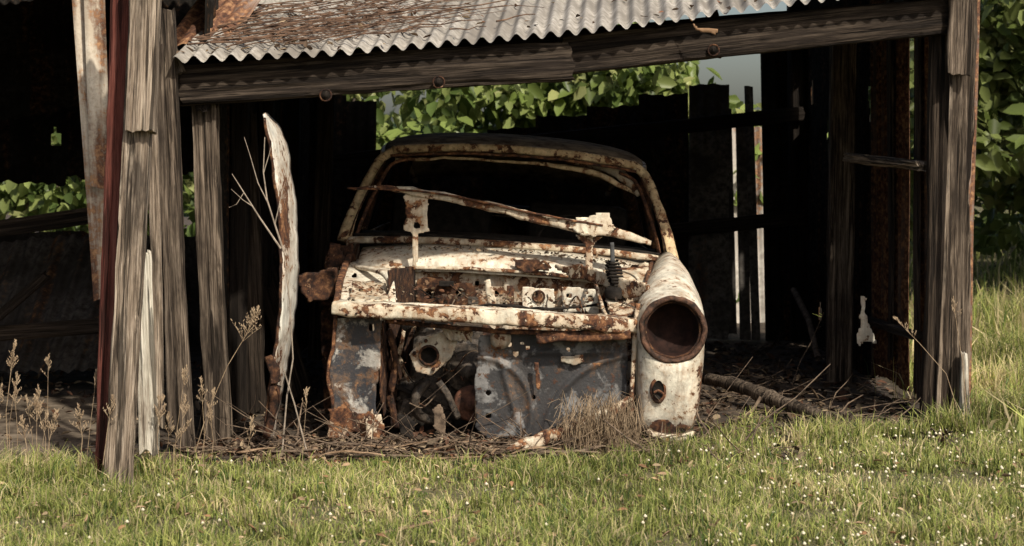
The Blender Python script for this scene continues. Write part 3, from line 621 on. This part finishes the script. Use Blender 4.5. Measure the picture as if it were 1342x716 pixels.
# engine
block('engine_block',at(600,490,8.5),(.42,.42,.38),ENG,car,rot=(0,TH,0),bev=.03)
block('cylinder_head',at(590,437,8.5),(.30,.40,.10),ENG,car,rot=(0,TH,0),bev=.02)
lathe('fan_pulley',at(611,487,8.22),[(.0,-.05),(.03,-.05),(.03,-.03),(.085,-.03),(.095,-.02),(.08,-.008),(.095,.004),(.085,.02),(.02,.1)],ENG,car)
lathe('crank_pulley',at(618,528,8.18),[(.0,-.04),(.03,-.04),(.035,-.02),(.07,-.03),(.08,-.02),(.065,0),(.08,.015),(.07,.03)],m_plain('rusty_pulley',(.03,.015,.01),(.14,.06,.035),20),car)
ring('pulley_belt',at(613,506,8.2),.1,.008,BLACKM,car,sx=.8,sz=1.25)
gpanel('water_pump_plate',[(536,464),(556,442),(582,434),(600,448),(592,468),(566,492),(546,488)],8.06,ALU,car,holes=[(562,466,11)],cell=2,thick=.02,rag=.5)
lathe('pump_bore',at(562,466,8.09),[(.045,-.02),(.042,.0),(.0,.01)],BLACKM,car,24)
ring('pump_flange',at(562,466,8.045),.040,.006,DRUST,car,28,8)
gpanel('finned_cover',[(578,430),(600,424),(622,436),(616,446),(590,448)],8.03,ALU,car,cell=2,thick=.02,rag=.8)
for i in range(5): sweep('cover_fin',[at(584+i*7,432+i*1.5,8.02),at(590+i*7,446+i*.5,8.02)],.008,.012,ALU,car,n=6)
for (u,v) in [(543,463),(558,447),(588,443),(568,484)]: lathe('plate_bolt',at(u,v,8.04),[(0,-.01),(.008,-.01),(.009,0),(.009,.02)],DRUST,car,6)
sweep('radiator_hose',[at(525,450,8.3),at(535,425,8.2),at(560,418,8.3),at(590,425,8.4)],.045,.045,BLACKM,car)
sweep('lower_hose',[at(560,500,8.2),at(545,520,8.15),at(550,545,8.2),at(590,555,8.3)],.04,.04,ENG,car)
block('dynamo',at(540,510,8.4),(.12,.25,.12),ENG,car,bev=.04)
block('sump',at(580,550,8.5),(.3,.4,.12),BLACKM,car,bev=.03)
block('gear_case',at(530,540,8.3),(.1,.12,.14),ENG,car,rot=(.2,.3,.4),bev=.02)
sweep('exhaust_stub',[at(640,430,8.4),at(625,460,8.35),at(632,500,8.4)],.05,.05,DRUST,car)
sweep('steering_rod',[at(505,500,8.25),at(600,540,8.25),at(700,560,8.3)],.02,.02,BLACKM,car)
sweep('bay_strut',[at(510,432,8.06),at(518,470,8.1),at(512,520,8.12),at(520,560,8.1)],.02,.03,DRUST,car,jit=.005)
sweep('bay_strut_b',[at(530,432,8.2),at(524,470,8.2),at(538,500,8.2)],.018,.02,CREAM2,car,jit=.005)
sweep('engine_mount_arm',[at(575,500,8.1),at(588,520,8.1),at(600,548,8.12)],.02,.03,ENG,car,jit=.004)
sweep('wiring_loom',[at(520,395,8.4),at(560,408,8.2),at(640,400,8.3),at(720,405,8.4),at(800,395,8.5)],.012,.012,BLACKM,car,jit=.01)
for q in range(20):
    lo=q>8
    u=random.uniform(515,620) if lo else random.uniform(515,780);v=random.uniform(440,540) if lo else random.uniform(372,410); u2=u+random.uniform(-40,40)
    d=-.45 if lo else 0
    sweep('loose_wire',[at(u,v,8.6+d),at((u+u2)/2,v+random.uniform(-12,16),8.5+d*.8),at(u2,v+random.uniform(-10,25),8.4+d*.6)],.006,.006,[BLACKM,DRUST,ENG,STICKM][q%4],car,n=6,jit=.006)
for i in range(26):
    u=random.uniform(515,625);v=random.uniform(425,555); lathe('engine_bolt',at(u,v,8.27),[(0,-.014),(.01,-.014),(.012,0),(.012,.03)],[ENG,DRUST][i%2],car,6)
for i in range(22):
    u=random.uniform(450,825); v=413+(u-450)*.045+random.uniform(-6,6); lathe('bar_rivet',at(u,v,7.895),[(0,-.004),(.005,-.003),(.006,.012)],DRUST,car,8)
# floating bonnet frame bar
Y=8.62
sweep('bonnet_frame_bar',[at(463,248,Y),at(500,246,Y),at(540,251,Y),at(600,262,Y),at(660,275,Y),at(720,290,Y),at(760,297,Y),at(800,303,Y),at(853,319,Y)],.06,[.008,.018,.035,.04,.044,.045,.06,.05,.022],CREAM2,car,sq=.4,jit=.008,n=16,sub=10)
sweep('bonnet_frame_lip',[at(455,247,Y-.03),at(520,249,Y-.04),at(600,258,Y-.04),at(700,280,Y-.04),at(790,296,Y-.04)],.012,.010,RUST,car,jit=.004)
gpanel('bar_peak',[(745,300),(756,286),(778,284),(786,276),(798,280),(808,300),(790,312),(765,308)],Y-.035,CREAM,car,cell=3,rag=3,thick=.01)
gpanel('bar_bracket',[(529,254),(563,258),(560,280),(562,303),(548,306),(547,350),(541,350),(540,306),(528,303),(532,285)],Y-.01,CREAM2,car,holes=[(546,296,4)],cell=2.5,rag=2,thick=.008)
gpanel('bar_bracket_b',[(752,305),(790,310),(778,322),(775,362),(766,362),(768,324)],Y-.01,CREAM2,car,cell=2.5,rag=2,thick=.008)
sweep('bonnet_catch',[at(700,352,8.6),at(712,343,8.6),at(722,352,8.6)],.012,.012,DRUST,car)
pts=[];
for i in range(90):
    a=i*.55; t=i/89; r=.024+.010*math.sin(t*3.14); c=at(lerp(802,808,t),lerp(342,374,t),8.3); pts.append(c+Vector((math.cos(a)*r,math.sin(a)*r,0)))
tubes('spring_bellows',[(pts,.006,.006)],BLACKM,car,6)
sweep('strut_rod',[at(802,318,8.3),at(803,345,8.3)],[.018,.022],[.018,.022],m_plain('rod',(.03,.03,.03),(.08,.08,.08)),car)
lathe('strut_cup',at(808,382,8.3),[(.0,-.02),(.045,-.02),(.055,0),(.05,.03)],BLACKM,car,axis=Vector((0,0,-1)))
# right wing (fender) - polar loft around headlamp
LX,LZ=.682,.493
def outline(y):
    f=lambda a:interp(y,[7.96,8.1,8.35,8.65,9.1],a)
    xi=f([.535,.535,.56,.60,.66]); xo=f([.815,.835,.855,.862,.845]); zt=f([.635,.68,.733,.762,.768]); zb=.06
    cx=f([LX,LX,.705,.735,.76]); ex=f([.8,.85,1.05,1.25,1.1]); ez=f([.9,.95,1.15,1.3,1.1])
    pts=[]
    for a in np.linspace(math.pi,0,25): 
        x=math.cos(a); z=math.sin(a); hx=(xo-cx) if x>0 else (cx-xi); zc=f([.49,.5,.52,.56,.58])
        pts.append((cx+hx*math.copysign(abs(x)**ex,x),zc+(zt-zc)*max(z,0)**ez))
    zs=pts[-1][1]
    for t in np.linspace(.1,1,14): pts.append((xo-.045*t**3,lerp(zs,zb+.0,t)))
    for t in np.linspace(.12,.88,6): pts.append((lerp(xo-.045,xi+.01,t),zb-.02*math.sin(t*3.14)))
    zs=pts[0][1]
    for t in np.linspace(1,.1,14): pts.append((xi+.01*t,lerp(zs,zb,t)))
    return pts
o0=outline(7.96)
rows=[]
def toward(t,y,o,rr):
    r=[]
    for (x,z) in o:
        a=math.atan2(z-LZ,x-LX); r.append(Vector((lerp(LX+rr*math.cos(a),x,t),y,lerp(LZ+rr*math.sin(a),z,t))))
    return r
for t,y in [(0,7.885),(.15,7.888),(.4,7.90),(.7,7.92),(.92,7.945),(1,7.975)]: rows.append(toward(t,y,o0,.133))
for y in [8.02,8.1,8.2,8.35,8.5,8.65,8.85,9.1]: rows.append([Vector((x,y,z)) for x,z in outline(y)])
rows=[[p+Vector(noise.noise_vector(p*5))*.008 for p in r] for r in rows]
WING=m_rusty('wing_paint',(.74,.69,.57),.31,4.2)
loft('wing',rows,WING,closed=True,solid=.004)
c=Vector((LX,7.885,LZ))
ring('headlamp_rim',c,.133,.0125,m_plain('lamp_rim_rust',(.012,.008,.006),(.12,.06,.036),34,.8,.8),car,64,10,jit=.006)
ring('headlamp_inner_rim',c+Vector((0,.015,0)),.118,.007,DRUST,car,56,8,jit=.003)
lathe('headlamp_bowl',c,[(.13,.0),(.118,.012),(.113,.05),(.10,.10),(.075,.135),(.04,.15),(0,.155)],BOWL,car,48)
gpanel('wing_bottom_rust',[(845,556),(866,550),(884,556),(898,553),(908,560),(900,571),(876,574),(856,566)],7.885,DRUST,car,cell=3,rag=5,thick=.003,wob=.008)
lathe('indicator_rust_ring',at(863,511,7.892),[(.045,.012),(.040,.002),(.030,.0),(.026,.006)],RUST,car,26,sx=.8,sz=1.35)
lathe('indicator_hole_disc',at(863,511,7.885),[(.029,.0),(.026,.006),(0,.008)],BLACKM,car,24,sx=.8,sz=1.35)  # black disc set on the wing, standing for the dark of a hole
sweep('indicator_bracket',[at(857,515,7.88),at(863,512,7.88),at(870,517,7.88)],.006,.010,CREAM2,car,n=6)
sweep('bumper_iron',[at(848,565,7.88),at(870,574,7.86),(at(898,572,7.86)),at(908,568,7.9)],.03,[.02,.03,.035,.02],CREAM,car,jit=.004)
sweep('fallen_valance',[at(662,590,7.60),at(700,578,7.62),at(735,566,7.68),at(770,552,7.76),at(800,540,7.86),at(826,522,7.95)],.03,[.02,.05,.045,.055,.05,.02],CREAM2,car,jit=.014,sq=.5,sub=10)
sweep('wing_seam',[at(836,398,7.99),at(832,440,7.97),at(829,500,7.96),at(826,545,7.96)],.02,.03,CREAM2,car,up=Vector((0,1,0)),jit=.004)
sweep('wing_bead',[Vector((.56,8.02,.58)),Vector((.59,8.25,.65)),Vector((.63,8.6,.69)),Vector((.68,9.05,.72))],.02,.014,RUST,car,jit=.004)
# rust flakes and leaves lying in the bay and on the scuttle
n=900; P=[];
for i in range(n):
    q=i%3
    if q==0: x=random.uniform(-.65,.62); P.append(list(R(x,random.uniform(8.72,8.95),.775-.05*abs(x/.7)**3+.012)))
    elif q==1: x=random.uniform(-.7,.6); P.append(list(R(x,random.uniform(7.93,8.05),.62+random.uniform(-.02,.02))))
    else: P.append(list(R(random.uniform(-.6,.5),random.uniform(8.1,8.6),random.uniform(.12,.5))))
D=unit(rng.normal(0,1,(n,3))*np.array([1,1,.5])); U=unit(rng.normal(0,.6,(n,3))+np.array([0,0,1.])); U=unit(U-D*(U*D).sum(1)[:,None])
leaves('rust_flakes',np.array(P),D,U,.008+.02*rng.random(n),np.array(BR)[rng.integers(0,5,n)]*(.5+.7*rng.random((n,1))),LITTERM,car,wid=.3)
# ------------------------------------------------------------ loose door panel standing beside car
bon=empty('loose_car_door')
def prow(v):
    return interp(v,[150,165,190,260,350,430,480,530,575],[346,349,355,364,370,367,357,352,346]),interp(v,[150,165,190,260,350,430,480,530,575],[349,366,377,386,391,384,375,366,360])
vs=[];fs=[];m=8
vl=list(np.linspace(150,575,90))
for v in vl:
    a,b=prow(v)
    for i in range(m+1):
        t=i/m; y=7.70+.30*t-.03*math.sin(t*math.pi); u=lerp(a,b,t)+noise.noise(Vector((v*.06,i*.2,0)))*2.0; 
        vs.append(at(u,v+ (noise.noise(Vector((i*.8,1,1)))*6 if v in(vl[0],vl[-1]) else 0),y))
for j in range(len(vl)-1):
    for i in range(m): b=j*(m+1)+i; fs.append((b,b+1,b+m+2,b+m+1))
k=m_rusty('door_paint',(.78,.75,.66),.32,3.6,streak=.6)
mk('skin',vs,fs,k,bon,smooth=True,solid=.010)
sweep('edge_frame',[at(prow(v)[0]-1,v,7.70) for v in np.linspace(154,572,14)],.012,.02,DRUST,bon,up=Vector((0,1,0)),jit=.008)
sweep('torn_foot',[at(352,470,7.68),at(362,500,7.68),at(356,540,7.68),at(350,574,7.68)],[.02,.05,.04,.02],[.03,.05,.04,.03],DRUST,bon,jit=.016)
# ------------------------------------------------------------ dead branch, log, weeds
ln=[([at(372,330,7.6),at(362,300,7.6),at(350,262,7.6),at(345,225,7.6),at(347,180,7.6)],.005,.002),
([at(368,326,7.6),at(340,285,7.6),at(318,250,7.6),at(304,228,7.6)],.005,.0015),
([at(352,268,7.6),at(338,240,7.59),at(328,205,7.59),at(320,180,7.59)],.003,.0012),
([at(330,270,7.6),at(318,262,7.59),at(303,248,7.59)],.0025,.001),([at(360,295,7.6),at(368,260,7.6),at(374,238,7.6)],.003,.001),
([at(345,228,7.6),at(352,205,7.6),at(356,190,7.6)],.0025,.001),([at(320,252,7.6),at(310,268,7.59),at(300,272,7.59)],.002,.001),
([at(372,330,7.6),at(380,400,7.6),at(384,470,7.6),at(376,520,7.6),at(370,590,7.6)],.0025,.004),
([at(372,486,7.58),at(386,530,7.58),at(402,592,7.58)],.003,.004)]
tubes('dead_branch',ln,m_plain('bleached_twig',(.16,.13,.10),(.34,.28,.22),30,.9,.2),None,6)
sweep('fallen_log',[at(925,497,9.6),at(965,505,9.3),at(1010,522,8.9),at(1060,540,8.6),at(1105,548,8.45)],[.05,.07,.07,.06,.03],[.05,.07,.07,.06,.03],W_MID,None,jit=.012,sq=1,n=14)
tubes('loose_sticks',[([at(1000,516,9.0),at(985,540,8.7),at(960,552,8.5)],.01,.006),([at(940,560,8.3),at(1000,575,8.1),at(1040,560,8.2)],.008,.005),([at(1040,380,11.5),at(1060,420,11.0),at(1072,470,10.5)],.02,.02)],STICKM,None,6)
def weed(pts,hn=26,hl=.10,spread=.05,r=.0022):
    P=[Vector(p) for p in pts]; L=[(P,r,r*.6)]
    tip=P[-1]; d=(P[-1]-P[-2]).normalized()
    for i in range(hn):
        t=random.random(); b=tip+d*hl*(t-.75); q=Vector((random.uniform(-1,1),random.uniform(-1,1),random.uniform(.1,1.0))).normalized()*spread*(1.1-t)*random.uniform(.5,1)+d*.015
        L.append(([b,b+q*.6,b+q+Vector((0,0,-.004))],.0008,.0006))
        for s in range(3):
            e=b+q*(.5+.25*s); L.append(([e,e+Vector((random.uniform(-.006,.006),0,.008))],.0024,.001))
    tubes('dry_weed',L,STALK,None,4)
weed([at(256,592,7.3),at(272,540,7.3),at(298,480,7.3),at(322,440,7.3),at(332,418,7.3)],44,.13,.08)
weed([at(10,590,7.2),at(8,540,7.2),at(14,490,7.2),at(18,462,7.2)],24,.12,.04)
weed([at(60,620,7.0),at(64,580,7.0),at(72,550,7.0)],20,.1,.05)
weed([at(105,610,7.0),at(108,575,7.0),at(104,545,7.0)],20,.1,.05)
weed([at(25,630,6.9),at(36,590,6.9),at(30,560,6.9)],20,.1,.05)
weed([at(135,610,6.9),at(140,570,6.9),at(146,530,6.9)],16,.1,.04)
weed([at(1262,560,8.4),at(1240,490,8.4),at(1205,450,8.4),at(1180,425,8.4)],16,.12,.04)
weed([at(1268,556,8.5),at(1262,480,8.5),at(1250,400,8.5)],14,.1,.04)
for i in range(26):
    u=random.choice([random.uniform(-20,130),random.uniform(-20,130),random.uniform(195,420),random.uniform(195,330)]); y=random.uniform(6.9,7.5); v=214+H*F/y; h=random.uniform(50,135)
    weed([at(u,v,y),at(u+random.uniform(-6,8),v-h*.5,y),at(u+random.uniform(-14,18),v-h,y)],14,.08,.035,.0016)
for i in range(8):
    x=random.uniform(2.5,3.4);y=random.uniform(9.5,13); z=gz(x,y); weed([Vector((x,y,z)),Vector((x+.03,y,z+.3)),Vector((x+random.uniform(-.1,.1),y,z+.55))],20,.15,.06)
# dried root / grass clump under the car front: arching stalks
ln=[]
for i in range(460):
    big=i<380
    bx=random.gauss(.37,.06) if big else random.uniform(-1.0,.6); by=random.gauss(7.62,.04); a=random.uniform(0,6.28); L=random.uniform(.05,.15) if big else random.uniform(.03,.1); hh=random.uniform(.05,.27) if big else random.uniform(.01,.06)
    dx,dy=math.cos(a)*L,math.sin(a)*L*.5
    ln.append(([Vector((bx,by,0)),Vector((bx+dx*.35,by+dy*.35,hh*.8)),Vector((bx+dx*.7,by+dy*.7,hh)),Vector((bx+dx*1.1,by+dy,hh*random.uniform(.3,.95)))],.0018,.0008))
tubes('dried_grass_clump',ln,STALK,None,3)
# ------------------------------------------------------------ foliage
def crown(name,clumps,nper,size,pal,parent):
    P=[];D=[];U=[];S=[];C=[]
    pal=np.array(pal)
    for (c,r) in clumps:
        n=int(nper*(r/.4)**2); d=unit(rng.normal(0,1,(n,3))); rad=r*(.55+.5*rng.random(n)); p=np.array(c)+d*rad[:,None]*np.array([1,1,.8])
        dd=unit(d*.6+rng.normal(0,.6,(n,3))+np.array([0,0,-.45])); u=unit(rng.normal(0,.5,(n,3))+np.array([0,-.5,.8])+d*.5); u=unit(u-dd*(u*dd).sum(1)[:,None])
        base=pal[rng.integers(0,len(pal))]; cc=base*(.65+.7*rng.random((n,1)))
        P.append(p);D.append(dd);U.append(u);S.append(size*(.5+.8*rng.random(n)));C.append(cc)
    return leaves(name,np.concatenate(P),np.concatenate(D),np.concatenate(U),np.concatenate(S),np.concatenate(C),LEAFM,parent)
PAL=[(.15,.20,.05),(.26,.31,.10),(.09,.13,.035),(.20,.26,.07),(.34,.36,.14)]
BARK=m_plain('bark',(.03,.022,.016),(.11,.085,.065),18,.95,.8)
hedge=empty('hedge'); cl=[];tr=[]
for i in range(240):
    x=random.uniform(-6.5,2.6); y=random.uniform(14.2,15.6); zt=interp(x,[-6.5,-3,-1,0,1.1,1.45,1.75,2.6],[2.2,2.2,2.35,2.35,2.15,1.75,1.5,1.4])
    cl.append(((x,y,random.uniform(.3,zt)),random.uniform(.20,.40)))
for i in range(40):
    x=random.uniform(-.6,1.9); cl.append(((x,random.uniform(14.3,15.4),interp(x,[-1,1.1,1.5,1.9],[2.1,2.0,1.7,1.45])-random.random()*.35),random.uniform(.22,.36)))
crown('foliage',cl,105,.14,PAL,hedge)
for i in range(40):
    x=random.uniform(-6.4,2.6);y=random.uniform(14.3,15.3); tr.append(([Vector((x,y,0)),Vector((x+random.uniform(-.2,.2),y,.8)),Vector((x+random.uniform(-.4,.4),y,1.7 if x<1 else 1.2))],.03,.01))
tubes('stems',tr,BARK,hedge,6)
def tree(cx,cy,hgt,rad,n,nper,size,pal=PAL,low=.3):
    t=empty('tree',(0,0,0)); L=[]; cl=[]
    z0=gz(cx,cy); L.append(([Vector((cx,cy,z0-.1)),Vector((cx+.05,cy,hgt*.3)),Vector((cx-.05,cy,hgt*.6)),Vector((cx,cy,hgt*.9))],rad*.09,rad*.02))
    for i in range(n):
        a=random.uniform(0,6.28); zz=random.uniform(low,hgt); rr=rad*math.sqrt(random.random())*math.sin(min(1,.35+(hgt-zz)/hgt)*1.57)
        c=(cx+math.cos(a)*rr,cy+math.sin(a)*rr,zz); cl.append((c,random.uniform(.28,.5)*max(1,rad/2.2)))
        if i%3==0: L.append(([Vector((cx,cy,zz*.6)),Vector((cx+math.cos(a)*rr*.5,cy+math.sin(a)*rr*.5,zz*.85)),Vector(c)],.03,.008))
    tubes('trunk_and_limbs',L,BARK,t,7); crown('crown',cl,nper,size,pal,t)
PT=[tuple(x*.62 for x in c) for c in PAL]
tree(4.7,15.0,4.6,1.7,80,130,.16,pal=PT,low=.7)
tree(6.3,17.5,5.5,2.0,70,90,.18,pal=PT,low=.6)
tree(3.9,19.5,4.0,1.5,50,90,.17,pal=PT,low=.4)
tree(-7.5,17,5,2.2,50,70,.2,pal=PT,low=.5)
dt=empty('distant_trees'); cl=[]
for i in range(220):
    x=random.uniform(-45,45); cl.append(((x,random.uniform(46,60),abs(random.gauss(0,.5))+.2),random.uniform(1.0,1.8)))
crown('foliage',cl,14,.9,[(.07,.10,.025),(.09,.13,.04)],dt)
# ------------------------------------------------------------ light, sky, camera
el=math.radians(44); az=math.radians(28)
S=Vector((math.sin(az)*math.cos(el),-math.cos(az)*math.cos(el),math.sin(el)))
sl=bpy.data.lights.new('sun','SUN'); sl.energy=5.0; sl.angle=math.radians(1.5); sl.color=(1,.93,.80); so=bpy.data.objects.new('sun',sl); sc.collection.objects.link(so); so.rotation_euler=(-S).to_track_quat('-Z','Y').to_euler(); so.location=(3,-3,8)
w=bpy.data.worlds.new('World'); sc.world=w; w.use_nodes=True; nt=w.node_tree; bg=nt.nodes['Background']; sk=nt.nodes.new('ShaderNodeTexSky'); sk.sky_type='NISHITA'; sk.sun_disc=False; sk.sun_elevation=el; sk.sun_rotation=math.atan2(S.x,S.y); sk.dust_density=4; sk.air_density=1.0; sk.ozone_density=.3
nt.links.new(sk.outputs[0],bg.inputs[0]); bg.inputs[1].default_value=.13
cd=bpy.data.cameras.new('camera'); co=bpy.data.objects.new('camera',cd); sc.collection.objects.link(co); co.location=(0,0,H); co.rotation_euler=(math.pi/2,0,0)
cd.sensor_width=36; cd.lens=F/1342*36; cd.shift_y=-144/1342; cd.clip_end=1500; cd.dof.use_dof=True; cd.dof.focus_distance=7.95; cd.dof.aperture_fstop=5.6
sc.camera=co
sc.view_settings.view_transform='Standard'; sc.view_settings.look='None'; sc.view_settings.exposure=0
